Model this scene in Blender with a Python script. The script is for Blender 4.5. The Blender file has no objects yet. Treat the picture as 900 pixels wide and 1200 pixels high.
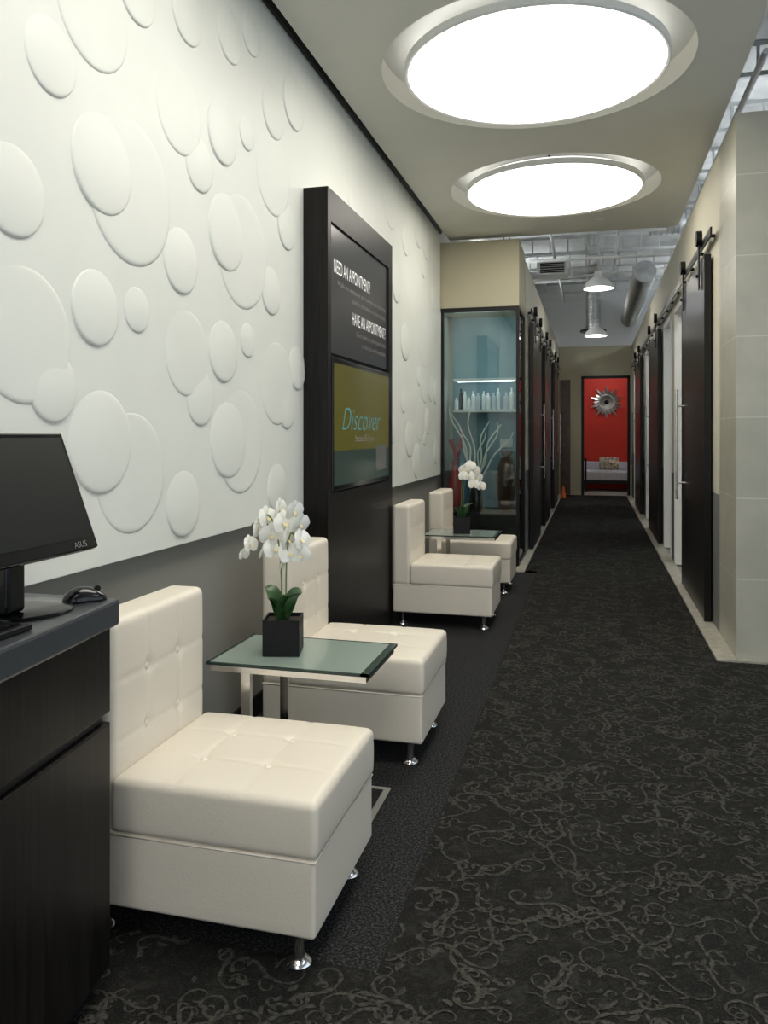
import bpy, bmesh, math, random
from mathutils import Vector, Matrix, Euler
random.seed(7)
C = bpy.context
S = C.scene
pi = math.pi

# ------------------------------------------------------------ materials
def mat(name, col, rough=0.5, metal=0.0, spec=0.5, emit=None, es=0.0, noise=0.0, nscale=20.0,
        stretch=(1,1,1), bump=0.0, bscale=200.0, coat=0.0, sheen=0.0):
    m = bpy.data.materials.new(name); m.use_nodes = True
    nt = m.node_tree; b = nt.nodes['Principled BSDF']
    c = (col[0], col[1], col[2], 1)
    b.inputs['Base Color'].default_value = c
    b.inputs['Roughness'].default_value = rough
    b.inputs['Metallic'].default_value = metal
    b.inputs['Specular IOR Level'].default_value = spec
    b.inputs['Coat Weight'].default_value = coat
    b.inputs['Sheen Weight'].default_value = sheen
    if emit:
        b.inputs['Emission Color'].default_value = (*emit, 1)
        b.inputs['Emission Strength'].default_value = es
    if noise > 0 or bump > 0:
        tc = nt.nodes.new('ShaderNodeTexCoord')
        mp = nt.nodes.new('ShaderNodeMapping'); mp.inputs['Scale'].default_value = stretch
        nt.links.new(tc.outputs['Object'], mp.inputs['Vector'])
    if noise > 0:
        n = nt.nodes.new('ShaderNodeTexNoise'); n.inputs['Scale'].default_value = nscale
        n.inputs['Detail'].default_value = 5
        nt.links.new(mp.outputs[0], n.inputs['Vector'])
        r = nt.nodes.new('ShaderNodeValToRGB')
        r.color_ramp.elements[0].position = .3; r.color_ramp.elements[1].position = .7
        r.color_ramp.elements[0].color = (*[max(0, x*(1-noise)) for x in col], 1)
        r.color_ramp.elements[1].color = (*[min(1, x*(1+noise)) for x in col], 1)
        nt.links.new(n.outputs['Fac'], r.inputs[0]); nt.links.new(r.outputs[0], b.inputs['Base Color'])
    if bump > 0:
        n = nt.nodes.new('ShaderNodeTexNoise'); n.inputs['Scale'].default_value = bscale
        n.inputs['Detail'].default_value = 3
        nt.links.new(mp.outputs[0], n.inputs['Vector'])
        bp = nt.nodes.new('ShaderNodeBump'); bp.inputs['Strength'].default_value = bump
        bp.inputs['Distance'].default_value = 0.004
        nt.links.new(n.outputs['Fac'], bp.inputs['Height']); nt.links.new(bp.outputs[0], b.inputs['Normal'])
    return m

def glass_mat(name, tint, gloss=0.12):
    m = bpy.data.materials.new(name); m.use_nodes = True
    nt = m.node_tree; nt.nodes.clear()
    o = nt.nodes.new('ShaderNodeOutputMaterial'); t = nt.nodes.new('ShaderNodeBsdfTransparent')
    g = nt.nodes.new('ShaderNodeBsdfGlossy'); mx = nt.nodes.new('ShaderNodeMixShader')
    fr = nt.nodes.new('ShaderNodeFresnel'); fr.inputs[0].default_value = 1.5
    ad = nt.nodes.new('ShaderNodeMath'); ad.operation = 'ADD'; ad.inputs[1].default_value = gloss - 0.04
    t.inputs[0].default_value = (*tint, 1); g.inputs['Roughness'].default_value = 0.02
    nt.links.new(fr.outputs[0], ad.inputs[0]); nt.links.new(ad.outputs[0], mx.inputs[0])
    nt.links.new(t.outputs[0], mx.inputs[1]); nt.links.new(g.outputs[0], mx.inputs[2])
    nt.links.new(mx.outputs[0], o.inputs[0])
    return m

def two_tone(name, low, high, zsplit):
    m = mat(name, high, 0.7)
    nt = m.node_tree; b = nt.nodes['Principled BSDF']
    g = nt.nodes.new('ShaderNodeNewGeometry'); s = nt.nodes.new('ShaderNodeSeparateXYZ')
    gt = nt.nodes.new('ShaderNodeMath'); gt.operation = 'GREATER_THAN'; gt.inputs[1].default_value = zsplit
    mx = nt.nodes.new('ShaderNodeMix'); mx.data_type = 'RGBA'
    mx.inputs[6].default_value = (*low, 1); mx.inputs[7].default_value = (*high, 1)
    nt.links.new(g.outputs['Position'], s.inputs[0]); nt.links.new(s.outputs['Z'], gt.inputs[0])
    nt.links.new(gt.outputs[0], mx.inputs[0]); nt.links.new(mx.outputs[2], b.inputs['Base Color'])
    return m

def tile_mat():
    m = mat('stone_tile', (.42,.40,.34), 0.35)
    nt = m.node_tree; b = nt.nodes['Principled BSDF']
    g = nt.nodes.new('ShaderNodeNewGeometry'); s = nt.nodes.new('ShaderNodeSeparateXYZ')
    ad = nt.nodes.new('ShaderNodeMath'); ad.operation = 'ADD'
    cb = nt.nodes.new('ShaderNodeCombineXYZ')
    nt.links.new(g.outputs['Position'], s.inputs[0])
    nt.links.new(s.outputs['X'], ad.inputs[0]); nt.links.new(s.outputs['Y'], ad.inputs[1])
    nt.links.new(ad.outputs[0], cb.inputs[0]); nt.links.new(s.outputs['Z'], cb.inputs[1])
    br = nt.nodes.new('ShaderNodeTexBrick'); br.offset = 0.0
    br.inputs['Scale'].default_value = 1.0; br.inputs['Mortar Size'].default_value = .003
    br.inputs['Brick Width'].default_value = 1.0; br.inputs['Row Height'].default_value = .5
    br.inputs['Color1'].default_value = (.42,.41,.34,1); br.inputs['Color2'].default_value = (.46,.45,.38,1)
    br.inputs['Mortar'].default_value = (.60,.59,.54,1)
    nt.links.new(cb.outputs[0], br.inputs['Vector'])
    n = nt.nodes.new('ShaderNodeTexNoise'); n.inputs['Scale'].default_value = 6; n.inputs['Detail'].default_value = 8
    nt.links.new(g.outputs['Position'], n.inputs['Vector'])
    mx = nt.nodes.new('ShaderNodeMix'); mx.data_type = 'RGBA'; mx.blend_type = 'MULTIPLY'; mx.inputs[0].default_value = .4
    r = nt.nodes.new('ShaderNodeValToRGB'); r.color_ramp.elements[0].position=.35; r.color_ramp.elements[1].position=.65
    r.color_ramp.elements[0].color=(.75,.75,.75,1); r.color_ramp.elements[1].color=(1,1,1,1)
    nt.links.new(br.outputs['Color'], mx.inputs[6])
    nt.links.new(n.outputs['Fac'], r.inputs[0]); nt.links.new(r.outputs[0], mx.inputs[7])
    nt.links.new(mx.outputs[2], b.inputs['Base Color'])
    return m

def speckle(name, a, bcol, scale, p0=.45, p1=.6, big=None, bump=.6):
    m = mat(name, a, 0.95, spec=.15)
    nt = m.node_tree; b = nt.nodes['Principled BSDF']
    g = nt.nodes.new('ShaderNodeNewGeometry')
    n = nt.nodes.new('ShaderNodeTexNoise'); n.inputs['Scale'].default_value = scale; n.inputs['Detail'].default_value = 4
    n.inputs['Roughness'].default_value = .7
    nt.links.new(g.outputs['Position'], n.inputs['Vector'])
    r = nt.nodes.new('ShaderNodeValToRGB')
    r.color_ramp.elements[0].position = p0; r.color_ramp.elements[1].position = p1
    r.color_ramp.elements[0].color = (*a, 1); r.color_ramp.elements[1].color = (*bcol, 1)
    nt.links.new(n.outputs['Fac'], r.inputs[0])
    out = r.outputs[0]
    if big:
        for (bsc,b0,b1,bc) in big:
            n2 = nt.nodes.new('ShaderNodeTexNoise'); n2.inputs['Scale'].default_value = bsc; n2.inputs['Detail'].default_value = 6
            n2.inputs['Roughness'].default_value = .8; n2.inputs['Distortion'].default_value = 1.5
            nt.links.new(g.outputs['Position'], n2.inputs['Vector'])
            r2 = nt.nodes.new('ShaderNodeValToRGB')
            r2.color_ramp.elements[0].position = b0; r2.color_ramp.elements[1].position = b1
            nt.links.new(n2.outputs['Fac'], r2.inputs[0])
            mx = nt.nodes.new('ShaderNodeMix'); mx.data_type = 'RGBA'
            nt.links.new(r2.outputs[0], mx.inputs[0]); nt.links.new(out, mx.inputs[6])
            mx.inputs[7].default_value = (*bc, 1)
            out = mx.outputs[2]
    nt.links.new(out, b.inputs['Base Color'])
    n3 = nt.nodes.new('ShaderNodeTexNoise'); n3.inputs['Scale'].default_value = 260
    nt.links.new(g.outputs['Position'], n3.inputs['Vector'])
    bp = nt.nodes.new('ShaderNodeBump'); bp.inputs['Strength'].default_value = bump; bp.inputs['Distance'].default_value = .006
    nt.links.new(n3.outputs['Fac'], bp.inputs['Height']); nt.links.new(bp.outputs[0], b.inputs['Normal'])
    return m

M = {}
M['panel'] = mat('white_relief_panel', (.75,.77,.72), .5, noise=.02, nscale=3)
M['leather'] = mat('white_leather', (.75,.69,.59), .38, bump=.12, bscale=160)
M['chrome'] = mat('chrome', (.8,.8,.8), .12, 1.0)
M['steel'] = mat('brushed_steel', (.6,.6,.59), .3, 1.0)
M['wood'] = mat('ebony_wood', (.0075,.0064,.006), .42, spec=.22, noise=.65, nscale=6, stretch=(12,12,.6))
M['woodh'] = mat('ebony_door', (.012,.009,.0085), .30, noise=.4, nscale=5, stretch=(10,10,.5))
M['counter'] = mat('grey_laminate', (.040,.045,.052), .35, noise=.1, nscale=60)
M['black'] = mat('black_gloss', (.006,.006,.007), .12)
M['blackm'] = mat('black_matte', (.007,.007,.008), .5, spec=.25)
M['frame'] = mat('black_metal', (.015,.014,.013), .35, .6)
M['sign'] = mat('sign_graphite', (.030,.030,.034), .25)
M['white'] = mat('white_plastic', (.8,.8,.78), .5)
M['ceil'] = mat('ceiling_paint', (.80,.79,.71), .8, noise=.02, nscale=2)
M['collar'] = mat('collar_paint', (.80,.81,.79), .7)
M['deck'] = mat('deck_paint', (.60,.62,.62), .8, noise=.15, nscale=4)
M['wallgrey'] = two_tone('wall_paint_two_tone', (.24,.235,.21), (.70,.68,.60), .97)
M['wallcor'] = two_tone('corridor_paint', (.16,.165,.155), (.58,.55,.45), .97)
M['beige'] = mat('beige_paint', (.48,.445,.32), .75, noise=.02, nscale=2)
M['wallwhite'] = mat('white_paint', (.70,.72,.73), .75, noise=.02, nscale=2)
M['red'] = mat('red_paint', (.70,.04,.02), .6, noise=.04, nscale=3)
M['tile'] = tile_mat()
M['stone'] = mat('stone_trim', (.36,.345,.29), .45, noise=.2, nscale=15)
M['slab'] = mat('concrete', (.25,.25,.24), .6, noise=.1, nscale=8)
M['duct'] = mat('galvanised', (.60,.61,.62), .35, .9, noise=.15, nscale=10)
M['frost'] = mat('frosted_glass', (.27,.34,.30), .14, noise=.02, nscale=5, coat=.3)
M['frostedge'] = mat('glass_edge', (.02,.04,.035), .15)
M['petal'] = mat('orchid_petal', (.86,.86,.80), .5, sheen=.3)
M['lip'] = mat('orchid_lip', (.80,.70,.40), .5)
M['leaf'] = mat('orchid_leaf', (.03,.085,.025), .35, noise=.3, nscale=15)
M['stem'] = mat('orchid_stem', (.12,.17,.05), .5)
M['soil'] = mat('soil', (.03,.02,.015), .9, bump=.6, bscale=60)
M['teal'] = mat('case_back_teal', (.22,.35,.39), .6, noise=.03, nscale=3)
M['glass'] = glass_mat('clear_glass', (.86,.93,.93), .06)
M['light'] = mat('light_diffuser', (1,1,1), .5, emit=(1.0,.945,.84), es=6.9)
M['uplight'] = mat('uplight_glow', (1,1,1), .5, emit=(1.0,.96,.90), es=1.7)
M['lamp'] = mat('lamp_glow', (1,1,1), .5, emit=(1,.95,.85), es=45)
M['coolpanel'] = mat('panel_glow', (1,1,1), .5, emit=(.92,.96,1), es=25)
M['led'] = mat('led_glow', (1,1,1), .5, emit=(.9,.96,1), es=15)
M['olive'] = mat('screen_olive', (.03,.03,.004), .15, emit=(.25,.22,.03), es=.24, noise=.3, nscale=2)
M['screenteal'] = mat('screen_teal', (.02,.08,.08), .2, emit=(.10,.34,.36), es=.5)
M['screengrey'] = mat('screen_card', (.05,.05,.05), .2, emit=(.30,.32,.24), es=.16)
M['screendk'] = mat('screen_dark', (.012,.02,.016), .2, emit=(.05,.09,.07), es=.25)
M['textw'] = mat('text_white', (.85,.85,.83), .5, emit=(1,1,1), es=.15)
M['textg'] = mat('text_grey', (.25,.22,.21), .5)
M['branch'] = mat('white_branch', (.88,.86,.76), .6)
M['redglass'] = mat('red_glass', (.45,.03,.03), .15)
M['blueglass'] = mat('blue_glass', (.04,.22,.33), .15)
M['brown'] = mat('brown_vase', (.08,.04,.025), .3, noise=.4, nscale=9)
M['silver'] = mat('bottle_silver', (.6,.62,.64), .3, .3)
M['fabric'] = mat('daybed_fabric', (.62,.63,.68), .8, noise=.12, nscale=25)
M['orange'] = mat('orange_plastic', (.75,.16,.04), .5)
M['floral'] = mat('floral_fabric', (.45,.38,.28), .8, noise=.9, nscale=14)
M['carpet'] = speckle('pattern_carpet', (.0065,.0063,.0058), (.019,.0187,.017), 170, .42, .62,
                      big=[(11,.50,.62,(.025,.0248,.0218)),(34,.54,.66,(.036,.0355,.031))])
M['scroll'] = speckle('carpet_scroll', (.013,.0131,.0115), (.072,.071,.061), 70, .30, .62)
M['plain'] = speckle('plain_carpet', (.009,.009,.010), (.095,.095,.095), 120, .46, .74)

# ------------------------------------------------------------ helpers
def add(name, me, mats=None, parent=None, loc=None, rot=None):
    o = bpy.data.objects.new(name, me)
    S.collection.objects.link(o)
    if mats:
        for m in (mats if isinstance(mats, list) else [mats]): me.materials.append(m)
    if parent: o.parent = parent
    if loc: o.location = loc
    if rot: o.rotation_euler = rot
    return o

def empty(name, loc=(0,0,0), rot=(0,0,0)):
    o = bpy.data.objects.new(name, None); S.collection.objects.link(o)
    o.location = loc; o.rotation_euler = rot; o.empty_display_size = .1
    return o

def bm_to(name, bm, m=None, parent=None, smooth=False, loc=None, rot=None):
    bmesh.ops.recalc_face_normals(bm, faces=bm.faces)
    me = bpy.data.meshes.new(name); bm.to_mesh(me); bm.free()
    if smooth:
        for p in me.polygons: p.use_smooth = True
    return add(name, me, m, parent, loc, rot)

def bm_box(bm, a, b):
    x0,y0,z0 = a; x1,y1,z1 = b
    v = [bm.verts.new(p) for p in [(x0,y0,z0),(x1,y0,z0),(x1,y1,z0),(x0,y1,z0),(x0,y0,z1),(x1,y0,z1),(x1,y1,z1),(x0,y1,z1)]]
    for f in [(0,3,2,1),(4,5,6,7),(0,1,5,4),(1,2,6,5),(2,3,7,6),(3,0,4,7)]: bm.faces.new([v[i] for i in f])

def box(name, a, b, m, parent=None, bevel=0.0, seg=3, rot=None, loc=None):
    bm = bmesh.new(); bm_box(bm, a, b)
    o = bm_to(name, bm, m, parent, loc=loc, rot=rot)
    if bevel > 0:
        md = o.modifiers.new('b', 'BEVEL'); md.width = bevel; md.segments = seg
        for p in o.data.polygons: p.use_smooth = True
        md.harden_normals = True
    return o

def boxes(name, lst, m, parent=None):
    bm = bmesh.new()
    for a, b in lst: bm_box(bm, a, b)
    return bm_to(name, bm, m, parent)

def lathe(name, prof, m, parent=None, seg=32, loc=None, rot=None, smooth=True, cap=True):
    bm = bmesh.new(); rings = []
    for r, z in prof:
        rings.append([bm.verts.new((max(r,1e-5)*math.cos(2*pi*i/seg), max(r,1e-5)*math.sin(2*pi*i/seg), z)) for i in range(seg)])
    for a, b in zip(rings, rings[1:]):
        for i in range(seg):
            bm.faces.new([a[i], a[(i+1)%seg], b[(i+1)%seg], b[i]])
    if cap and prof[0][0] > 1e-4: bm.faces.new(rings[0])
    if cap and prof[-1][0] > 1e-4: bm.faces.new(rings[-1])
    o = bm_to(name, bm, m, parent, smooth, loc, rot)
    if smooth:
        md = o.modifiers.new('e', 'EDGE_SPLIT'); md.split_angle = math.radians(35)
    return o

def ring(name, prof, m, parent=None, seg=96, loc=None):
    """closed-profile ring (annular solid, open centre)"""
    bm = bmesh.new(); rings = []
    for r, z in prof:
        rings.append([bm.verts.new((r*math.cos(2*pi*i/seg), r*math.sin(2*pi*i/seg), z)) for i in range(seg)])
    for a, b in zip(rings, rings[1:]+rings[:1]):
        for i in range(seg): bm.faces.new([a[i], a[(i+1)%seg], b[(i+1)%seg], b[i]])
    return bm_to(name, bm, m, parent, False, loc)

def tube(name, pts, r, m, parent=None, cyc=False, res=3, radii=None, spline='POLY'):
    cu = bpy.data.curves.new(name, 'CURVE'); cu.dimensions = '3D'; cu.bevel_depth = r; cu.bevel_resolution = res
    cu.use_fill_caps = True
    sp = cu.splines.new(spline); sp.points.add(len(pts)-1)
    for i, p in enumerate(pts):
        sp.points[i].co = (*p, 1)
        if radii: sp.points[i].radius = radii[i]
    sp.use_cyclic_u = cyc
    if spline == 'NURBS': sp.order_u = 3; sp.use_endpoint_u = True
    o = add(name, cu, m, parent)
    return o

def cylx(name, p0, p1, r, m, parent=None, seg=24):
    p0 = Vector(p0); p1 = Vector(p1); d = p1 - p0
    q = d.to_track_quat('Z', 'Y').to_euler()
    return lathe(name, [(0,0),(r,0),(r,d.length),(0,d.length)], m, parent, seg, p0, q)

# ------------------------------------------------------------ room shell
XW = -1.62; XP = -1.57; ZD = 4.8; ZC = 3.5; YB = -3.6; YE = 18.4
box('floor', (XW-.1, YB-.1, -.15), (4.1, 21.2, -.012), M['slab'])

# carpets
def clothoid(h1, h2, turn, N):
    def half(h, sgn):
        out = []; x=y=0.0; th = 0.0 if sgn > 0 else pi
        K = 2*turn/(h*h)
        for i in range(N):
            s = h*(i+.5)/N
            th += (K*s)*(h/N)
            x += math.cos(th)*h/N; y += math.sin(th)*h/N
            out.append((x, y, (i+1)/N))
        return out
    a = half(h1, 1)
    if h2 <= 0: return [(0,0,0)] + a
    return [(x,y,t) for x,y,t in reversed(half(h2,-1))] + [(0,0,0)] + a

def ribbon(bm, pts, cx, cy, rot, w, mir, inside, leaf=False):
    z = .0008 + random.random()*.0018
    c, s = math.cos(rot), math.sin(rot)
    P = []
    for x,y,t in pts:
        y *= mir
        P.append((cx + c*x - s*y, cy + s*x + c*y, t))
    prev = None; nP = len(P)
    for i,(x,y,t) in enumerate(P):
        j0 = max(0,i-1); j1 = min(nP-1, i+1)
        dx = P[j1][0]-P[j0][0]; dy = P[j1][1]-P[j0][1]; L = math.hypot(dx,dy) or 1
        if leaf: ww = w*math.sin(pi*min(1,max(0.03,i/(nP-1))))**.8
        else: ww = w*(1.0-.6*t)*(1+.3*math.sin(i*1.1))
        nx, ny = -dy/L*ww, dx/L*ww
        zz = z + i*4e-6
        if inside(x,y):
            cur = (bm.verts.new((x+nx,y+ny,zz)), bm.verts.new((x-nx,y-ny,zz)))
            if prev:
                f = bm.faces.new([prev[0],prev[1],cur[1],cur[0]]); f.material_index = 1
            prev = cur
        else: prev = None

rects = [(-1.6,YB,4.0,1.97), (-.54,1.97,4.0,5.19), (-.54,5.19,.74,8.0), (-.66,8.0,.74,YE)]
def inside(x, y):
    g = .008
    for x0,y0,x1,y1 in rects:
        if x0+g < x < x1-g and y0 < y < y1: return True
    return False
bm = bmesh.new()
for x0,y0,x1,y1 in rects:
    for z in (0,-.012):
        bm.faces.new([bm.verts.new(p) for p in [(x0,y0,z),(x1,y0,z),(x1,y1,z),(x0,y1,z)]])
yy = .2
while yy < 18:
    xx = -1.5; g = .13 if yy < 6 else .17
    while xx < 2.4:
        if yy > 5.3 and (xx > .9 or xx < -.8): xx += g; continue
        cx = xx + random.uniform(-.06,.06); cy = yy + random.uniform(-.06,.06)
        rot = random.uniform(0,2*pi); mir = random.choice((-1,1))
        N = 24 if yy < 5 else 14
        w = random.uniform(.0038,.0070)*(1.1 if yy > 5 else 1)
        h1 = random.uniform(.12,.27)
        pts = clothoid(h1, random.uniform(.08,.22), random.uniform(4.0,6.0), N)
        ribbon(bm, pts, cx, cy, rot, w, mir, inside)
        for k in range(2):
            r2 = rot + random.uniform(.4,1.3)*random.choice((-1,1)) + k*pi
            ribbon(bm, clothoid(random.uniform(.05,.11), 0, random.uniform(3.5,5.0), N-8 if N>20 else 10),
                   cx+random.uniform(-.05,.05), cy+random.uniform(-.05,.05), r2, w*.8, random.choice((-1,1)), inside)
        for k in range(3):
            r2 = random.uniform(0,2*pi)
            ribbon(bm, clothoid(random.uniform(.02,.05), 0, random.uniform(.6,1.6), 6),
                   cx+random.uniform(-.07,.07), cy+random.uniform(-.07,.07), r2, random.uniform(.004,.009), random.choice((-1,1)), inside, True)
        xx += g
    yy += g
bm.normal_update()
for f in bm.faces:
    if f.material_index == 1 and f.normal.z < 0: f.normal_flip()
me = bpy.data.meshes.new('floor_patterned_carpet'); bm.to_mesh(me); bm.free()
add('floor_patterned_carpet', me, [M['carpet'], M['scroll']])
box('floor_plain_carpet', (XW, 1.97, -.012), (-.54, 8.28, .0), M['plain'])

# floor trims
box('trim_right', (.74, 5.19, -.012), (.86, YE, .012), M['stone'], bevel=.003)
box('trim_front', (.861, 5.19, -.012), (4.0, 5.25, .014), M['stone'], bevel=.003)
box('trim_left', (-.76, 8.0, -.012), (-.661, YE, .012), M['stone'], bevel=.003)

# walls
box('wall_left', (XW-.1, YB, 0), (XW, 21, ZD), M['wallgrey'])
box('baseboard_left', (XW, 1.98, 0), (XW+.012, 8.2, .1), M['blackm'])
# relief panel
panel = empty('relief_wall_panel', (XP, 0, 0))
box('panel_sheet', (-.045, -3.5, .96), (0, 8.27, 3.56), M['panel'], panel, bevel=.004)
discs = [(2.45,2.25,.255,0),(1.91,1.68,.196,0),(2.23,2.78,.19,0),(2.78,2.67,.17,0),(3.36,2.24,.26,0),(3.72,2.72,.21,0),
 (2.84,1.72,.17,0),(3.77,1.655,.21,0),(2.45,1.26,.21,0),(3.34,1.36,.235,0),
 (2.02,2.53,.115,1),(1.86,2.08,.13,1),(2.28,2.29,.165,1),(2.03,1.54,.108,1),(2.24,1.81,.125,1),(2.48,1.84,.08,1),
 (2.94,2.51,.113,1),(3.15,2.72,.14,1),(3.4,2.81,.08,1),(3.72,3.04,.14,1),(2.79,2.08,.13,1),(3.19,2.29,.17,1),
 (3.9,2.5,.125,1),(3.69,2.12,.12,1),(2.95,1.545,.113,1),(3.16,1.76,.135,1),(3.41,1.84,.08,1),(4.05,1.76,.12,1),
 (2.27,1.37,.17,1),(3.21,1.37,.17,1),(2.81,1.12,.13,1),(3.77,1.12,.123,1),(3.9,1.54,.115,1),
 (2.48,2.98,.12,1),(2.84,3.08,.12,1),(3.22,3.18,.12,1),(2.62,3.22,.1,1),(3.45,3.3,.1,1),(4.0,3.2,.15,1)]
def fill(y0,y1,n):
    k = 0; t = 0
    while k < n and t < 4000:
        t += 1
        r = random.choice((.09,.12,.13,.16,.2)); y = random.uniform(y0+r,y1-r); z = random.uniform(.98+r, 3.5-r)
        if all(math.hypot(y-d[0], z-d[1]) > (r+d[2])*.85 for d in discs):
            discs.append((y,z,r,1 if r<.17 else 0)); k += 1
fill(5.55,8.2,26); fill(-1.5,1.72,34); fill(4.1,5.5,8)
bm = bmesh.new()
SEG = 64
for di,(y,z,r,kind) in enumerate(discs):
    r = min(r, z-.968, 3.55-z)
    ph = -pi/2 + random.uniform(-.2,.8) if kind else -pi/2+random.uniform(.5,1.1)
    a, b_, c_ = (.0050,.0046,.0075) if kind else (.0031,.0029,.0015)
    sc = (r/.13)**.5
    prev = None
    for ri,(rho,mul) in enumerate([(.0,1),(.2,1),(.4,1),(.6,1),(.75,1),(.87,.99),(.93,.95),(.965,.85),(.985,.62),(1.0,.25),(1.01,-.02),(1.012,-.3)]):
        rg = []
        for i in range(SEG):
            an = 2*pi*i/SEG
            h = (a + b_*rho*math.cos(an-ph) + c_*(1-min(1,rho)**2))*sc*mul + .00003*di/len(discs)
            rg.append(bm.verts.new((h, y+r*rho*math.cos(an), z+r*rho*math.sin(an))))
            if rho == 0: break
        if prev:
            for i in range(SEG):
                j = (i+1)%SEG
                if len(prev) == 1: bm.faces.new([prev[0], rg[i], rg[j]])
                else: bm.faces.new([prev[i], rg[i], rg[j], prev[j]])
        prev = rg
bm_to('relief_discs', bm, M['panel'], panel, True)

# header + glass display case
YG = 8.3; XL = -.74
box('wall_header', (XW, YG, 2.74), (XL, YG+.75, 3.44), M['beige'])
wl = empty('wall_corridor_left')
boxes('wall_run', [((XL-.1, 9.2, 0), (XL, YE, 3.38))], M['wallcor'], wl)
box('wall_case_back', (XW, 9.1, 0), (XL, 9.2, 3.38), M['wallcor'])
# right wall with openings
wr = empty('wall_right')
segs = []
ops = [(7.8,8.9),(9.4,10.2),(12.3,13.5),(16.2,17.2)]
y = 5.9
for o0,o1 in ops:
    segs.append(((.86,y,0),(.98,o0,3.38))); segs.append(((.86,o0,2.68),(.98,o1,3.38))); y = o1
segs.append(((.86,y,0),(.98,YE,3.38)))
boxes('wall_run', segs, M['wallcor'], wr)
boxes('tile_end', [((.86,5.25,0),(4.0,5.4,3.38)), ((.86,5.4,0),(1.0,5.9,3.38))], M['tile'], wr)
# door jambs
jl = []
for o0,o1 in ops:
    jl += [((.85,o0-.04,0),(.99,o0+.002,2.7)), ((.85,o1-.002,0),(.99,o1+.04,2.7)), ((.85,o0-.04,2.678),(.99,o1+.04,2.72))]
boxes('jambs', jl, M['white'], wr)
# side rooms behind right wall
box('wall_side_room', (2.6, 5.5, 0), (2.7, YE, 3.6), M['wallwhite'])
for i,yy in enumerate((9.15, 11.5, 15.0)):
    box('wall_partition_%d' % (i+1), (.985, yy, 0), (2.6, yy+.1, 3.38), M['wallwhite'])
box('side_room_floor', (.98, 5.5, -.012), (2.6, YE, .004), M['stone'])
# unseen outer right wall (front reception area), windows added to give sidelight
wo = empty('wall_outer_right')
boxes('wall_run', [((4.0,YB,0),(4.12,-2.9,ZD)), ((4.0,-2.9,0),(4.12,4.6,.3)), ((4.0,-2.9,3.3),(4.12,4.6,ZD)), ((4.0,4.6,0),(4.12,21,ZD))], M['wallwhite'], wo)
w1 = empty('window_1')
boxes('mullions', [((4.02,y-.03,.3),(4.1,y+.03,3.3)) for y in (-2.87,-1.0,.85,2.7,4.57)]+[((4.02,-2.9,2.35),(4.1,4.6,2.41)), ((4.02,-2.9,.3),(4.1,4.6,.36))], M['frame'], w1)
wb = empty('wall_back')
boxes('wall_run', [((XW,YB-.12,0),(-1.2,YB,ZD)), ((-1.2,YB-.12,3.3),(3.6,YB,ZD)), ((3.6,YB-.12,0),(4.1,YB,ZD)), ((-1.2,YB-.12,0),(3.6,YB,.1))], M['wallwhite'], wb)
w2 = empty('window_2')
boxes('mullions', [((x-.03,YB-.1,.1),(x+.03,YB-.02,3.3)) for x in (-1.17,0,1.2,2.4,3.57)]+[((-1.2,YB-.1,2.35),(3.6,YB-.02,2.41))], M['frame'], w2)
# deck
box('ceiling', (XW-.1, YB-.12, ZD), (4.12, 21.2, ZD+.1), M['deck'])
jo = []
y = -3
while y < YE:
    jo.append(((XW, y, ZD-.3), (4.0, y+.05, ZD-.26))); jo.append(((XW, y, ZD-.04), (4.0, y+.05, ZD)))
    x = XW
    while x < 3.9:
        jo.append(((x, y+.01, ZD-.28), (x+.025, y+.035, ZD-.02))); x += .3
    y += 1.3
boxes('ceiling_joists', jo, M['deck'])

# end wall and red room
we = empty('wall_end')
boxes('wall_run', [((XL-.1,YE,0),(-.2,YE+.12,3.38)), ((-.2,YE,2.66),(.82,YE+.12,3.38)), ((.82,YE,0),(4.0,YE+.12,3.38)),((XW,YE,0),(XL-.1,YE+.12,3.38))], M['beige'], we)
box('upper_wall', (XW,YE+.02,3.38), (4.0,YE+.12,ZD), M['wallwhite'], we)
boxes('door_frame', [((-.24,YE-.02,0),(-.18,YE,2.7)), ((.76,YE-.02,0),(.82,YE,2.7)), ((-.24,YE-.02,2.64),(.82,YE,2.7))], M['frame'], we)
box('wall_red', (XW, 20.6, 0), (4.0, 20.7, ZD), M['red'])
box('red_room_floor', (XW, YE+.001, -.012), (4.0, 20.6, .002), M['stone'])
d = empty('door_1')
box('leaf', (-.7, YE-.05, .02), (-.48, YE-.01, 2.62), M['brown'], d)

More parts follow.
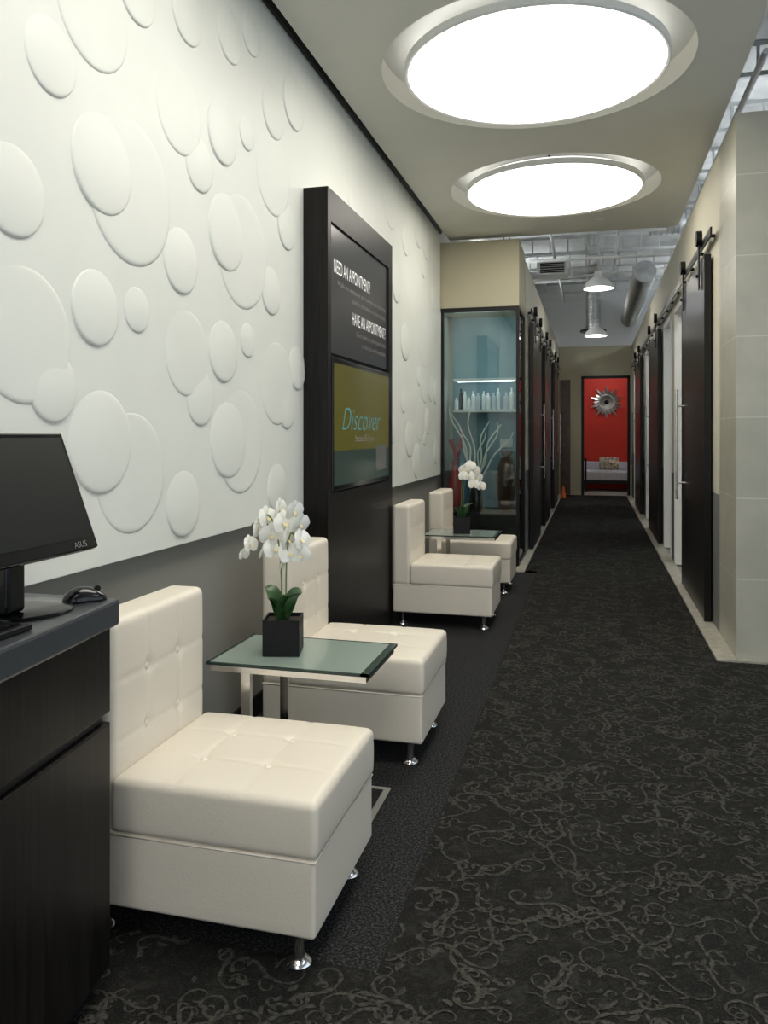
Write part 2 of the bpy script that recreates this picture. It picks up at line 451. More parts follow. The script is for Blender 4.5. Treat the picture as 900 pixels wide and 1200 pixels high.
# ------------------------------------------------------------ ceiling cloud with round openings
LX = -.325; LYS = [6.9, 4.6, 2.3, 0.0, -2.3]; RH = .88  # last three lights are out of view, added to brighten the front
x0c, x1c = -1.5, .84
bm = bmesh.new(); ZT = ZC+.14
def quad(a,b,c,d_): bm.faces.new([bm.verts.new(p) for p in (a,b,c,d_)])
for ly in LYS:
    hx0, hx1, hy = LX-x0c, x1c-LX, 1.15
    n = 96; ci=[]; sq=[]
    for i in range(n):
        a = 2*pi*i/n + pi/4
        cx_, sy_ = math.cos(a), math.sin(a)
        ci.append((LX+RH*cx_, ly+RH*sy_))
        tx = (hx1/cx_ if cx_ > 0 else hx0/-cx_) if abs(cx_) > 1e-9 else 1e9
        ty = hy/abs(sy_) if abs(sy_) > 1e-9 else 1e9
        if tx < ty*1.0: px, py = LX + (hx1 if cx_>0 else -hx0), ly + sy_*tx
        else: px, py = LX + cx_*ty, ly + (hy if sy_>0 else -hy)
        sq.append((px,py))
    for cxn,cyn in ((x0c,ly-hy),(x0c,ly+hy),(x1c,ly-hy),(x1c,ly+hy)):
        k = min(range(n), key=lambda i:(sq[i][0]-cxn)**2+(sq[i][1]-cyn)**2); sq[k]=(cxn,cyn)
    for i in range(n):
        j=(i+1)%n
        for z in (ZC,ZT): quad((*ci[i],z),(*ci[j],z),(*sq[j],z),(*sq[i],z))
        quad((*ci[i],ZC),(*ci[j],ZC),(*ci[j],ZT),(*ci[i],ZT))
for (ya,yb) in ((8.05,8.45),(YB,-3.45)):
    for z in (ZC,ZT): quad((x0c,ya,z),(x1c,ya,z),(x1c,yb,z),(x0c,yb,z))
for x in (x0c,x1c): quad((x,YB,ZC),(x,8.45,ZC),(x,8.45,ZT),(x,YB,ZT))
quad((x0c,8.45,ZC),(x1c,8.45,ZC),(x1c,8.45,ZT),(x0c,8.45,ZT))
bmesh.ops.remove_doubles(bm, verts=bm.verts, dist=.0005)
bm_to('ceiling_cloud', bm, M['ceil'])
box('trim_ceiling_left', (XP-.0, -3.4, ZC+.03), (XP+.02, 8.25, ZC+.075), M['frame'])
boxes('cloud_hangers', [((x-.01,y-.01,ZT),(x+.01,y+.01,ZD-.3)) for x in (-1.4,.75) for y in (-1.15,1.15,3.45,5.75,8.05)], M['frame'])
for ly in LYS:
    # recess brightened by an added glow ring: painted top plate above the opening, lamp drum hung below it
    lathe('trim_light_recess', [(0,.1405),(RH+.03,.1405),(RH+.03,.16),(0,.16)], M['collar'], None, 96, (LX,ly,ZC))
    f = empty('round_ceiling_light', (LX, ly, ZC-.03))
    lathe('housing', [(.722,.008),(.740,0),(.748,.008),(.748,.045),(.70,.058),(0,.058)], M['collar'], f, 96, cap=False)
    lathe('diffuser', [(0,.004),(.723,.004),(.723,.015),(0,.015)], M['light'], f, 96)
    ring('uplight_ring', [(.62,.060),(.70,.060),(.70,.070),(.62,.070)], M['uplight'], f)
    for i in range(3):
        a = 2*pi*i/3+.5
        cylx('rod_%d' % (i+1), (.45*math.cos(a), .45*math.sin(a), .059), (.45*math.cos(a), .45*math.sin(a), .170), .008, M['frame'], f, 8)

box('smoke_detector_plate', (0.02,7.95,ZC-.012),(0.12,8.05,ZC), M['white'], bevel=.004)

# ------------------------------------------------------------ reception desk
desk = empty('reception_desk')
def desk_front(y, off=0):   # x of the front edge (gently bowed)
    t = (1.76-y)
    return -1.17 + .13*t - .035*t*t + off
def desk_solid(name, z0, z1, off, yend, m, ystart=.1, bevel=.004):
    bm = bmesh.new(); n = 24
    pl = [(-1.565,yend)]+[(-1.565,ystart)]+[(desk_front(ystart+(yend-ystart)*i/n,off), ystart+(yend-ystart)*i/n) for i in range(n+1)]
    lo=[bm.verts.new((x,y,z0)) for x,y in pl]; hi=[bm.verts.new((x,y,z1)) for x,y in pl]
    bm.faces.new(lo); bm.faces.new(hi)
    k=len(pl)
    for i in range(k): bm.faces.new([lo[i],lo[(i+1)%k],hi[(i+1)%k],hi[i]])
    o = bm_to(name,bm,m,desk)
    md=o.modifiers.new('b','BEVEL'); md.width=bevel; md.segments=2; md.limit_method='ANGLE'; md.angle_limit=math.radians(40)
    return o
desk_solid('countertop', .912, .98, .006, 1.765, M['counter'], bevel=.008)
desk_solid('upper_panel', .70, .912, -.006, 1.735, M['wood'])
desk_solid('reveal', .675, .70, -.02, 1.72, M['blackm'])
desk_solid('lower_panel', .06, .675, -.006, 1.735, M['wood'])
desk_solid('toe_kick', .002, .06, -.04, 1.70, M['blackm'])

# monitor : screen faces +x, tilted back
mon = empty('computer_monitor', (-1.16, 1.425, 1.125), (0, 0, 0))
tl = empty('head', (0,0,0), (0, math.radians(-21), 0)); tl.parent = mon
box('bezel', (-.03,-.245,0), (0,.245,.298), M['black'], tl, bevel=.006)
box('screen_panel', (-.001,-.23,.03), (.0015,.23,.283), mat('screen_off',(.008,.010,.009),.45,spec=.25), tl)
box('back_shell', (-.06,-.17,.05), (-.03,.17,.25), M['blackm'], tl, bevel=.012)
tx = bpy.data.curves.new('logo','FONT'); tx.body='ASUS'; tx.size=.02; tx.align_x='RIGHT'
add('maker_mark', tx, M['steel'], tl, (.0022,.20,.008), (pi/2,0,pi/2))
box('neck', (-.17,.04,-.13), (-.09,.10,.14), M['black'], mon, bevel=.01)
lathe('stand_base', [(0,0),(.118,0),(.120,.004),(.112,.010),(.05,.014),(0,.014)], M['black'], mon, 48, (-.145,.145,-.144))
# mouse
ms = empty('computer_mouse', (-1.228,1.708,.981), (0,0,math.radians(50)))
bm = bmesh.new(); bmesh.ops.create_uvsphere(bm,u_segments=32,v_segments=20,radius=1)
for v in bm.verts:
    v.co.z = max(v.co.z, 0)
    f = 1-.18*v.co.x
    v.co = Vector((v.co.x*.054, v.co.y*.033*(1-.15*math.cos(v.co.x*3)), v.co.z*.036*f))
bm_to('shell', bm, M['black'], ms, True)
cylx('wheel', (.03,-.004,.028),(.03,.004,.028),.008,M['blackm'],ms)
# keyboard
kb = empty('keyboard', (-1.225,1.19,.981))
box('body', (-.06,-.2,0),(.07,.24,.014), M['blackm'], kb, bevel=.004)
boxes('keys', [((-.05+r*.022,-.19+c*.0215,.0145),(-.032+r*.022,-.172+c*.0215,.02)) for r in range(5) for c in range(19)], M['black'], kb)

# ------------------------------------------------------------ chairs
def rbox_mesh(name, sx, sy, sz, r, n, deform):
    bm = bmesh.new(); h = Vector((sx/2,sy/2,sz/2)); vd = {}
    def getv(p):
        k = (round(p[0],5),round(p[1],5),round(p[2],5))
        if k not in vd: vd[k] = bm.verts.new(p)
        return vd[k]
    dims = (sx,sy,sz)
    def lines(d):
        k = max(4,int(round(n*d/max(dims)))); hh=d/2
        inner=[-(hh-r)+2*(hh-r)*i/k for i in range(k+1)]
        e=[-hh+r*(i/5) for i in range(5)]
        return e+inner+[-x for x in reversed(e)]
    L=[lines(d) for d in dims]
    for ax in range(3):
        u,v = (ax+1)%3,(ax+2)%3
        for sgn in (-1,1):
            for i in range(len(L[u])-1):
                for j in range(len(L[v])-1):
                    q=[]
                    for (a,b) in ((i,j),(i+1,j),(i+1,j+1),(i,j+1)):
                        p=[0,0,0]; p[ax]=sgn*h[ax]; p[u]=L[u][a]; p[v]=L[v][b]
                        q.append(getv(p))
                    bm.faces.new(q)
    for v in bm.verts:
        p = v.co.copy()
        q = Vector([max(-(h[i]-r),min(h[i]-r,p[i])) for i in range(3)])
        d_ = p-q
        if d_.length > 1e-7: p = q + d_.normalized()*r
        v.co = deform(p, h)
    bmesh.ops.recalc_face_normals(bm, faces=bm.faces)
    me = bpy.data.meshes.new(name); bm.to_mesh(me); bm.free()
    for p in me.polygons: p.use_smooth = True
    me.materials.append(M['leather'])
    return me
gs = lambda d,s: math.exp(-(d/s)**2)
seat_b = [(x,y) for x in (-.11,.09) for y in (-.095,.095)]
def seat_def(p,h):
    if p.z > 0:
        k = min(1,p.z/h.z)
        e = (1-(p.x/h.x)**6)*(1-(p.y/h.y)**6)
        z = p.z + .010*e*k
        dd = 0
        for bx,by in seat_b: dd += .009*gs(math.hypot(p.x-bx,p.y-by),.022)
        dd += .0024*max(gs(p.x+.11,.008),gs(p.x-.09,.008)) + .0024*max(gs(p.y-.095,.008),gs(p.y+.095,.008))
        p.z = z - dd*k*(1 if abs(p.x)<h.x*.98 and abs(p.y)<h.y*.98 else .3)
    s = 1+.010*(1-(p.z/h.z)**2)
    p.x*=s; p.y*=s
    return p
back_b = [(-.09,.12),(.09,.12),(-.09,-.05),(.09,-.05)]
def back_def(p,h):
    if p.x > 0:
        k=min(1,p.x/h.x)
        e=(1-(p.y/h.y)**6)*(1-(p.z/h.z)**6)
        dd=0
        for by,bz in back_b: dd+=.009*gs(math.hypot(p.y-by,p.z-bz),.022)
        dd+=.003*max(gs(p.y-.09,.008),gs(p.y+.09,.008))+.0025*gs(p.z-.12,.008)+.0025*gs(p.z+.05,.008)
        p.x = p.x+.008*e*k-dd*k
    return p
seat_me = rbox_mesh('seat_cushion', .60,.55,.150,.020,64,seat_def)
back_me = rbox_mesh('backrest', .13,.54,.58,.024,58,back_def)
base_me = rbox_mesh('seat_base', .72,.545,.205,.012,20,lambda p,h:p)
def chair(yc):
    c = empty('lounge_chair', (-1.045, yc, 0))
    add('seat_base', base_me, None, c, (.0,0,.2025))
    add('seat_cushion', seat_me, None, c, (.065,0,.378))
    add('backrest', back_me, None, c, (-.30,0,.59))
    x0,x1,yy=-.358,.359,.2715
    tube('piping',[(x0,-yy,.300),(x1,-yy,.300),(x1,yy,.300),(x0,yy,.300)],.0035,M['leather'],c,cyc=True)
    for i,(bx,by) in enumerate(seat_b):
        lathe('seat_button_%d'%(i+1),[(0,-.004),(.011,-.002),(.012,.002),(.007,.006),(0,.007)],M['leather'],c,16,(.065+bx,by,.4515))
    for i,(by,bz) in enumerate(back_b):
        lathe('back_button_%d'%(i+1),[(0,-.004),(.011,-.002),(.012,.002),(.007,.006),(0,.007)],M['leather'],c,16,(-.2385,by,.59+bz),(0,pi/2,0))
    k=0
    for lx in (-.30,.295):
        for ly in (-.215,.215):
            k+=1
            lathe('leg_%d'%k,[(0,.002),(.034,.002),(.036,.006),(.033,.012),(.018,.022),(.014,.05),(.017,.085),(.024,.102),(0,.102)],M['chrome'],c,28,(lx,ly,0))
    return c
for yc in (2.165, 3.475, 5.825, 7.125): chair(yc)

# ------------------------------------------------------------ side tables
def table(y0,y1,x0=-1.34,x1=-.735,z=.58):
    t = empty('side_table', ((x0+x1)/2,(y0+y1)/2,0))
    hx=(x1-x0)/2; hy=(y1-y0)/2
    box('glass_top',(-hx,-hy,z-.008),(hx,hy,z),M['frost'],t,bevel=.002)
    boxes('glass_rim',[((-hx-.001,-hy-.001,z-.0085),(hx+.001,-hy+.010,z+.0004)),((-hx-.001,hy-.010,z-.0085),(hx+.001,hy+.001,z+.0004)),
                       ((hx-.028,-hy-.001,z-.0085),(hx+.001,hy+.001,z+.0004)),((-hx-.001,-hy,z-.0085),(-hx+.012,hy,z+.0004))],M['frostedge'],t)
    fr=[((-hx+.01,-hy+.01,z-.032),(hx-.01,-hy+.034,z-.0086)),((-hx+.01,hy-.034,z-.032),(hx-.01,hy-.01,z-.0086)),
        ((hx-.034,-hy+.034,z-.032),(hx-.01,hy-.034,z-.0086)),((-hx+.01,-hy+.034,z-.032),(-hx+.034,hy-.034,z-.0086)),
        ((-hx+.13,-hy+.012,.022),(-hx+.165,-hy+.034,z-.033)),((-hx+.13,hy-.034,.022),(-hx+.165,hy-.012,z-.033)),
        ((-hx+.13,-hy+.012,.001),(hx-.02,-hy+.034,.022)),((-hx+.13,hy-.034,.001),(hx-.02,hy-.012,.022)),
        ((hx-.045,-hy+.034,.001),(hx-.02,hy-.034,.022)),((-hx+.13,-hy+.034,.001),(-hx+.165,hy-.034,.022))]
    boxes('chrome_frame',fr,M['chrome'],t)
    return t
table(2.56,2.97)
table(6.22,6.66)

# ------------------------------------------------------------ orchids
def petal_bm(bm,L,W,ang,tilt,mi=0,off=0):
    n=8; ca,sa=math.cos(ang),math.sin(ang); rows=[]
    for i in range(n+1):
        t=i/n; w=W*math.sin(pi*min(1,t*.93+.05))**.7; x=L*t; z=off+tilt*x+.18*L*math.sin(pi*t)*.5
        rows.append([bm.verts.new((ca*x-sa*(w*s),sa*x+ca*(w*s),z-abs(s)*w*.2)) for s in (-1,-.5,0,.5,1)])
    for a,b in zip(rows,rows[1:]):
        for k in range(4):
            f=bm.faces.new([a[k],a[k+1],b[k+1],b[k]]); f.material_index=mi; f.smooth=True
bm=bmesh.new()
for a in (pi/2,pi/2+2*pi/3,pi/2-2*pi/3): petal_bm(bm,.042,.019,a,.12)
for a in (.12,pi-.12): petal_bm(bm,.044,.031,a,.2,off=.003)
for a in (-pi/2,-pi/2+.7,-pi/2-.7): petal_bm(bm,.012,.004,a,.9,1,.004)
flower_me=bpy.data.meshes.new('flower'); bm.to_mesh(flower_me); bm.free()
flower_me.materials.append(M['petal']); flower_me.materials.append(M['lip'])

def orchid(loc,rotz,ends,flowers,H=.40,seed=1,pot=.135):
    rnd=random.Random(seed)
    o=empty('potted_orchid',loc,(0,0,0))
    pr=empty('pot_group',(0,0,0),(0,0,rotz)); pr.parent=o
    h=pot/2; t=.006; ph=pot*.98
    boxes('pot',[((-h,-h,.001),(h,h,.012)),((-h,-h,.012),(-h+t,h,ph)),((h-t,-h,.012),(h,h,ph)),((-h+t,-h,.012),(h-t,-h+t,ph)),((-h+t,h-t,.012),(h-t,h,ph))],M['blackm'],pr)
    box('soil',(-h+t,-h+t,.012),(h-t,h-t,ph-.012),M['soil'],pr)
    for i in range(6):
        a=i*2*pi/6+rnd.uniform(-.3,.3); L=rnd.uniform(.08,.13); bm=bmesh.new(); n=10; rows=[]
        for k in range(n+1):
            s=k/n; w=.040*math.sin(pi*min(1,s*.85+.12))**.6; r=L*s*.7; z=ph-.02+L*1.0*math.sin(s*1.7)
            rows.append([bm.verts.new((math.cos(a)*r-math.sin(a)*w*q,math.sin(a)*r+math.cos(a)*w*q,z+abs(q)*.008)) for q in (-1,-.5,0,.5,1)])
        for p,q in zip(rows,rows[1:]):
            for k in range(4): bm.faces.new([p[k],p[k+1],q[k+1],q[k]])
        bm_to('leaf_%d'%(i+1),bm,M['leaf'],o,True)
    for si,(ex,ey,hz) in enumerate(ends):
        P=[]
        for k in range(14):
            s=k/13; P.append((ex*s**2.4+(.012 if si else -.006)*(1-s), ey*s**2.4, ph-.015+hz*math.sin(min(1,s*1.25)*pi/2)-(max(0,s-.8)*.5*hz)))
        tube('stem_%d'%(si+1),P,.0028,M['stem'],o,spline='NURBS')
    for k,(fx,fy,fz,sc) in enumerate(flowers):
        fl=bpy.data.objects.new('flower_%d'%(k+1),flower_me); S.collection.objects.link(fl); fl.parent=o
        fl.location=(fx,fy,ph+fz)
        az=rnd.uniform(-1.5,.2); el=rnd.uniform(-.3,.3)
        dirv=Vector((math.cos(az)*math.cos(el),math.sin(az)*math.cos(el),math.sin(el)))
        fl.rotation_euler=(dirv.to_track_quat('Z','Y')).to_euler()
        fl.scale=(sc,)*3
    return o
fl1=[(-.02,.0,.40,1.1),(.03,.02,.395,1.05),(-.06,-.02,.37,1.1),(.00,.0,.35,1.2),(.05,.03,.345,1.1),(-.09,-.03,.33,1.0),(-.04,-.02,.31,1.15),
 (.01,.0,.29,1.2),(.06,.02,.285,1.1),(-.12,-.04,.27,.9),(-.03,-.01,.255,1.15),(.02,.01,.235,1.15),(-.07,-.03,.25,.95),(.055,.03,.23,1.0),(-.01,0,.20,1.0),(-.14,-.05,.235,.6)]
orchid((-1.12,2.75,.5815),math.radians(14),[(-.11,-.04,.40),(.05,.02,.33)],fl1,seed=3)
fl2=[(.07,.0,.42,1.1),(.03,-.04,.39,1.15),(.10,.05,.38,1.15),(.06,-.02,.34,1.2),(.12,.04,.32,1.15),(.08,.08,.30,1.1),(.10,0,.27,1.1),(.15,.06,.25,1.05),(.02,-.08,.34,1.0)]
orchid((-1.04,6.42,.5815),math.radians(10),[(.07,-.05,.42),(.1,.08,.36)],fl2,seed=8)

# ------------------------------------------------------------ display kiosk
k = empty('information_kiosk')
kx=-1.425; y0,y1=4.15,5.61
boxes('carcass',[((XP,y0,.002),(kx-.03,y1,2.78))],M['wood'],k)
boxes('front_frame',[((kx-.03,y0,.002),(kx,y0+.06,2.78)),((kx-.03,y1-.1,.002),(kx,y1,2.78)),((kx-.03,y0+.06,2.60),(kx,y1-.1,2.78)),((kx-.03,y0+.06,.002),(kx,y1-.1,1.06))],M['wood'],k)
box('sign_board',(kx-.03,y0+.065,1.86),(kx-.012,y1-.105,2.595),M['sign'],k)
box('tv_bezel',(kx-.03,y0+.065,1.07),(kx+.006,y1-.105,1.835),M['black'],k,bevel=.004)
sy0,sy1,sz0,sz1=y0+.09,y1-.13,1.10,1.805
X=kx+.0065
box('tv_image',(X-.002,sy0,sz0),(X,sy1,sz1),M['olive'],k)
box('tv_lower_band',(X-.001,sy0,sz0),(X+.0004,sy1,sz0+.20),M['screendk'],k)
box('tv_card',(X-.001,sy1-.34,sz0+.05),(X+.0006,sy1-.08,sz0+.22),M['screengrey'],k)
box('tv_panel_left',(X-.001,sy0+.02,sz0+.03),(X+.0006,sy0+.5,sz0+.16),M['screendk'],k)
def text(body,y,z,size,m,parent,width=None,x=None,al='LEFT',bold=0,shear=0):
    cu=bpy.data.curves.new('txt','FONT'); cu.body=body; cu.size=size; cu.align_x=al; cu.offset=bold; cu.shear=shear
    o=add('lettering',cu,m,parent,(x,y,z),(pi/2,0,pi/2))
    if width:
        C.view_layer.update(); w=o.dimensions.x
        if w>0: o.scale.x=width/w
    return o
xs=kx-.0105
text('NEED AN APPOINTMENT?',4.285,2.33,.115,M['textw'],k,.76,xs)
text('Walk-ins welcome or reserve your favorite',y1-.16,2.265,.045,M['textg'],k,1.1,xs,'RIGHT')
text('stylist at the desk or online today.',y1-.16,2.205,.045,M['textg'],k,.82,xs,'RIGHT')
text('HAVE AN APPOINTMENT?',y1-.16,2.075,.11,M['textw'],k,.80,xs,'RIGHT')
text('Check in with us at the reception desk',y1-.16,2.01,.045,M['textg'],k,.72,xs,'RIGHT')
text('and take a seat, we will see you soon.',y1-.16,1.95,.045,M['textg'],k,.6,xs,'RIGHT')
text('Discover',y0+.22,1.42,.20,M['screenteal'],k,.86,X+.001,shear=.4,bold=-.003)
text('beautiful you',y0+.5,1.35,.06,M['textg'],k,.45,X+.001)

# ------------------------------------------------------------ glass display case
gc=empty('glass_display_case')
box('back_panel',(XP+.002,9.05,.0),(XL-.03,9.098,2.74),M['teal'],gc)
box('base_cabinet',(XP+.002,YG+.06,.0),(XL-.03,9.05,.55),M['wood'],gc)
box('front_glass',(XP+.03,YG+.02,.04),(XL-.03,YG+.028,2.70),M['glass'],gc)
box('side_glass',(XL-.02,YG+.03,.04),(XL-.012,9.05,2.70),M['glass'],gc)
boxes('frame',[((XP+.002,YG,2.695),(XL,YG+.05,2.739)),((XP+.002,YG,.0),(XL,YG+.05,.05)),((XL-.03,YG,.05),(XL,YG+.035,2.695)),((XP+.002,YG,.05),(XP+.03,YG+.05,2.695)),((XL-.03,9.02,.0),(XL,9.098,2.739)),((XL-.03,YG+.05,2.70),(XL,9.02,2.739)),((XL-.03,YG+.05,.0),(XL,9.02,.05))],M['frame'],gc)
boxes('shelves',[((XP+.05,8.80,1.99),(XL-.06,9.05,2.02)),((XP+.05,8.80,1.64),(XL-.06,9.05,1.67))],M['white'],gc)
box('led_strip',(XP+.1,YG+.12,2.715),(XL-.1,YG+.18,2.735),M['led'],gc)  # glow strips here and under the shelf are added to brighten the case
box('shelf_led',(XP+.1,8.80,1.982),(XL-.1,8.815,1.989),M['led'],gc)
box('outlet_plate',(-1.02,9.035,1.24),(-.88,9.05,1.34),M['white'],gc,bevel=.004)
hp=empty('hair_product_bottles')
bx=-1.5; i=0
rb=random.Random(4)
while bx < -.86:
    r=rb.uniform(.02,.03); h=rb.choice((.14,.19,.21,.24)); m=rb.choice((M['white'],M['silver'],M['white'],M['white'],M['blackm']))
    i+=1
    lathe('bottle_%d'%i,[(0,0),(r,0),(r,h*.72),(r*.9,h*.78),(r*.45,h*.82),(r*.45,h*.86),(r*.5,h*.86),(r*.5,h),(0,h)],m,hp,20,(bx,8.88+rb.uniform(-.02,.03),1.671))
    bx+=2*r+rb.choice((.004,.008,.008,.05))
def vase(name,loc,prof,m): return lathe(name,prof,m,None,32,loc)
vb=empty('branch_vase',(-1.22,8.50,.551))
lathe('vase',[(0,0),(.06,0),(.075,.1),(.05,.28),(.035,.36),(.045,.4),(.038,.4),(.03,.36),(0,.34)],M['black'],vb,32)
for i in range(9):
    P=[]; a=-.42+.11*i+rb.uniform(-.05,.05); bb=rb.uniform(-.03,.2); ph=rb.uniform(0,6)
    H=rb.uniform(.55,.88)
    for q in range(14):
        s=q/13; P.append((a*s*.75+.04*math.sin(s*9+ph)*s, bb*s+.03*math.cos(s*8+ph)*s, .3+H*s))
    tube('branch_%d'%(i+1),P,.012,M['branch'],vb,spline='NURBS',radii=[1-.5*q/13 for q in range(14)])
vase('red_vase',(-1.47,8.62,.551),[(0,0),(.05,0),(.085,.12),(.085,.28),(.05,.42),(.03,.5),(.05,.54),(0,.53)],M['redglass'])
vase('blue_vase',(-1.44,8.88,.551),[(0,0),(.05,0),(.09,.2),(.08,.5),(.03,.62),(.03,.75),(0,.75)],M['blueglass'])
vase('brown_urn',(-.92,8.75,.551),[(0,0),(.06,0),(.11,.2),(.12,.4),(.07,.56),(.05,.6),(.07,.66),(0,.65)],M['brown'])
co=empty('coral_ornament',(-1.45,8.6,1.10))
for i in range(9):
    a=rb.uniform(0,6.28)
    tube('twig_%d'%(i+1),[(0,0,-.02),(.03*math.cos(a),.03*math.sin(a),.1),(.08*math.cos(a),.05*math.sin(a),rb.uniform(.18,.38))],.009,M['redglass'],co)

# ------------------------------------------------------------ barn doors
def barn(name,x,side,ya,yb,zt=2.72,handle_y=None):
    d=empty(name,(x,(ya+yb)/2,0)); h=(yb-ya)/2
    box('slab',(-.022,-h,.018),(.022,h,zt),M['woodh'],d,bevel=.003)
    boxes('edge_stiles',[((-.024,-h-.002,.016),(.024,-h+.02,zt+.002)),((-.024,h-.02,.016),(.024,h+.002,zt+.002))],M['frame'],d)
    xr=side*.036
    for i,yy in enumerate((-h*.72,h*.72)):
        box('strap_%d'%(i+1),(min(xr-.006,xr+.006),yy-.03,zt-.22),(max(xr-.006,xr+.006),yy+.03,zt+.19),M['frame'],d)
        cylx('wheel_%d'%(i+1),(xr-.02,yy,zt+.165),(xr+.02,yy,zt+.165),.06,M['frame'],d,32)
        cylx('bolt_%d'%(i+1),(xr+side*.005,yy,zt-.12),(xr+side*.02,yy,zt-.12),.014,M['frame'],d,12)
    hy=handle_y
    xh=side*.075
    cylx('handle_bar',(xh,hy,.80),(xh,hy,1.80),.0125,M['chrome'],d,16)
    for i,zz in enumerate((.95,1.65)): cylx('handle_post_%d'%(i+1),(side*.02,hy,zz),(xh,hy,zz),.009,M['chrome'],d,12)
    return d
for (a,b_) in ((6.2,7.72),(10.45,12.1),(14.2,15.9)): barn('barn_door',.822,-1,a,b_,handle_y=(b_-a)/2-.10)
for (a,b_) in ((9.55,10.9),(12.0,13.4),(14.9,16.4)): barn('barn_door',-.702,1,a,b_,handle_y=(b_-a)/2-.10)
def rail(x,y0_,y1_,side):
    r=empty('barn_door_rail',(x,0,2.83))
    box('bar',(-.006,y0_,-.03),(.006,y1_,.03),M['frame'],r,)
    yy=y0_+.15; i=0
    while yy<y1_:
        i+=1
        cylx('spacer_%d'%i,(0,yy,0),(side*.045,yy,0),.014,M['frame'],r,12); yy+=.6
rail(.812,5.95,17.9,1); rail(-.69,9.3,17.9,-1)

# ------------------------------------------------------------ overhead services
def hanging(loc):
    p=empty('pendant_lamp',loc)
    r=.22
    lathe('shade',[(r,0),(r-.005,.02),(r*.85,.09),(r*.45,.16),(.06,.19),(.06,.26),(.01,.26),(.01,.25),(.055,.18),(r*.4,.15),(r*.8,.085),(r-.012,.02),(r-.006,0)],M['white'],p,40,cap=False)
    lathe('bulb',[(0,.01),(.10,.03),(.12,.07),(.05,.13),(0,.14)],M['lamp'],p,24)
    lathe('cable_tube',[(.012,.255),(.012,ZD-loc[2])],M['steel'],p,12)
hanging((.09,12.2,3.57)); hanging((.07,16.2,3.34))
def spiral_duct(name,p0,p1,r,parent=None,cap=True):
    d=Vector(p1)-Vector(p0); L=d.length; pr=[]; n=int(L/.07)
    for i in range(n+1):
        z=L*i/n; pr+= [(r,z-.008),(r+.008,z),(r,z+.008)]
    return lathe(name,[(r-.01,-.01)]+pr,M['duct'],parent,32,p0,d.to_track_quat('Z','Y').to_euler())
spiral_duct('vertical_duct',(.03,12.8,4.05),(.03,12.8,4.79),.09)
vd_=empty('drop_duct',(.02,17.2,3.55)); spiral_duct('tube',(0,0,0.03),(0,0,1.2),.15,vd_)
lathe('flange',[(0,0),(.27,0),(.27,.04),(.15,.06),(0,.06)],M['frame'],vd_,32)
spiral_duct('cross_duct',(.75,11,4.2),(2.5,11.2,4.25),.16)
spiral_duct('main_duct',(1.35,6.3,4.12),(3.9,6.3,4.12),.22)
spiral_duct('corridor_duct',(.80,13.0,3.95),(.80,18.3,3.95),.17)
pp=empty('sprinkler_pipes')
for i,(a,b_) in enumerate([((-1.5,12.0,4.0),(3.9,12.2,4.0)),((-.6,9,4.35),(-.6,18,4.35)),((-1.5,14.6,4.18),(2.5,13.9,4.22)),((1.1,5.6,3.9),(1.1,18,3.9)),((.95,4,4.1),(3.9,4.3,4.1)),((-1.5,9.6,3.95),(.9,10.4,3.95)),((.35,10,4.2),(.35,14,4.2))]):
    cylx('pipe_%d'%(i+1),a,b_,.022,M['white'],pp,12)
vt=empty('air_vent',(-.65,13.5,4.2))
box('box',(-.25,0,-.12),(.25,.4,.1),M['wallwhite'],vt)
boxes('louvres',[((-.2,-.02,-.09+i*.035),(.2,.0,-.07+i*.035)) for i in range(5)],M['frame'],vt)
def fill_panel(loc,sx,sy,up=False):  # added glowing panels that brighten side rooms, deck and front area
    p=empty('linear_panel_light',loc)
    box('glow',(-sx,-sy,0),(sx,sy,.01),M['coolpanel'],p); box('case',(-sx-.02,-sy-.02,.0101),(sx+.02,sy+.02,.06),M['white'],p)
    if up: box('up_glow',(-sx*.6,-sy,.0601),(sx*.6,sy,.066),M['coolpanel'],p)
    for s in (-1,1): cylx('rod%d'%(s+2),(0,s*sy*.8,.067),(0,s*sy*.8,ZD-loc[2]-.01),.006,M['frame'],p,8)
for yy in (8.3,10.4,13.3,16.8): fill_panel((1.8,yy,3.7),.12,.5,True)
fill_panel((-1.2,11.5,3.8),.10,.5,True); fill_panel((-1.2,15.5,3.8),.10,.5,True)
fill_panel((.35,19.5,3.4),.15,.3)
fill_panel((2.5,1.6,3.9),.05,.8,True)

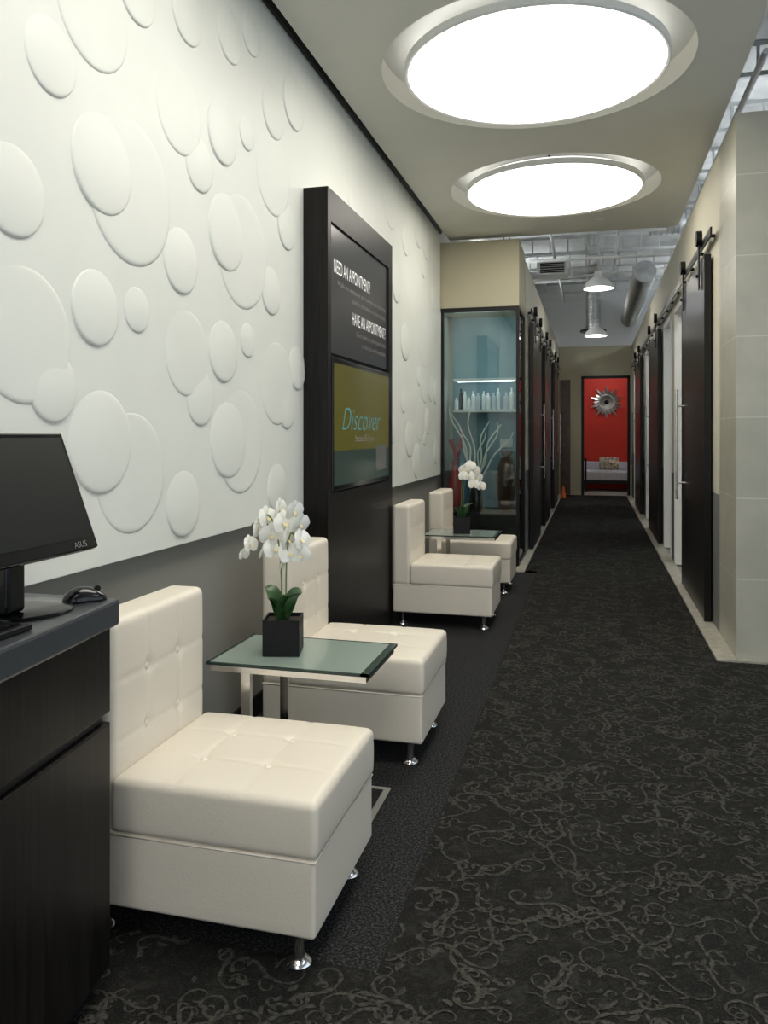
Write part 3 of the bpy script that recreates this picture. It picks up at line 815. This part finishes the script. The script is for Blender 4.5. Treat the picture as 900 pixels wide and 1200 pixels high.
# ------------------------------------------------------------ red room
mr=empty('sunburst_mirror',(.35,20.57,2.19))
rx=(pi/2,0,0)
lathe('mirror_disc',[(0,.02),(.13,.02),(.15,.03),(.19,.03),(.2,0),(0,0)],M['steel'],mr,40,(0,0,0),rx)
bm=bmesh.new()
for i in range(20):
    a=2*pi*i/20; R=.42 if i%2 else .33; w=.07
    c,s=math.cos(a),math.sin(a)
    v=[bm.verts.new((c*.18-s*w*.4,-.012,s*.18+c*w*.4)),bm.verts.new((c*.27-s*w*.5,-.03,s*.27+c*w*.5)),bm.verts.new((c*R,-.015,s*R)),bm.verts.new((c*.27+s*w*.5,-.012,s*.27-c*w*.5)),bm.verts.new((c*.18+s*w*.4,-.012,s*.18-c*w*.4))]
    bm.faces.new(v)
bm_to('rays',bm,M['steel'],mr)
lathe('centre',[(0,.06),(.05,.05),(.06,.031),(0,.031)],M['blackm'],mr,24,(0,0,0),rx)
db=empty('daybed',(.35,20.05,0))
box('mattress',(-.75,-.4,.30),(.75,.4,.50),M['fabric'],db,bevel=.04)
box('throw_blanket',(-.77,-.42,.27),(.77,-.30,.47),M['fabric'],db,bevel=.02)
box('bolster',(-.75,.3,.48),(.75,.45,.70),M['fabric'],db,bevel=.05)
boxes('frame',[((-.8,-.45,.20),(.8,.45,.27)),((-.8,-.47,.002),(-.75,-.4,.8)),((-.52,-.47,.002),(-.48,-.43,.8)),((.75,-.45,.002),(.8,-.4,.8)),((-.8,.4,.002),(-.75,.45,.8)),((.75,.4,.002),(.8,.45,.8)),((-.8,-.47,.76),(-.48,-.43,.8)),((-.8,-.45,.76),(-.75,.45,.8)),((.75,-.45,.76),(.8,.45,.8))],M['frame'],db)
pw=empty('throw_pillow',(.40,20.18,.66),(math.radians(-15),0,0))
def pdef(p,h):
    e=(1-(p.x/h.x)**2)*(1-(p.z/h.z)**2); p.y*=.25+.9*max(0,e); return p
pm=rbox_mesh('pillow',.46,.16,.30,.03,30,pdef); pm.materials.clear(); pm.materials.append(M['floral'])
add('cover',pm,None,pw)
cn=empty('safety_cone',(-.60,17.3,.013))
lathe('cone',[(0,.02),(.06,.02),(.015,.26),(0,.26)],M['orange'],cn,24); box('foot',(-.05,-.06,0),(.05,.06,.02),M['orange'],cn)

# ------------------------------------------------------------ world, camera
w=bpy.data.worlds.new('World'); S.world=w; w.use_nodes=True
bg=w.node_tree.nodes['Background']; bg.inputs[0].default_value=(.78,.89,1,1); bg.inputs[1].default_value=1.25
cam=bpy.data.cameras.new('Camera'); co_=bpy.data.objects.new('Camera',cam); S.collection.objects.link(co_)
co_.location=(0,0,1.4); co_.rotation_euler=(pi/2,0,math.atan(244/920))
cam.sensor_fit='HORIZONTAL'; cam.sensor_width=36; cam.clip_start=.02
cam.lens=36*920/900; cam.shift_y=-92/900
S.camera=co_
S.view_settings.view_transform='Standard'
S.view_settings.exposure=0
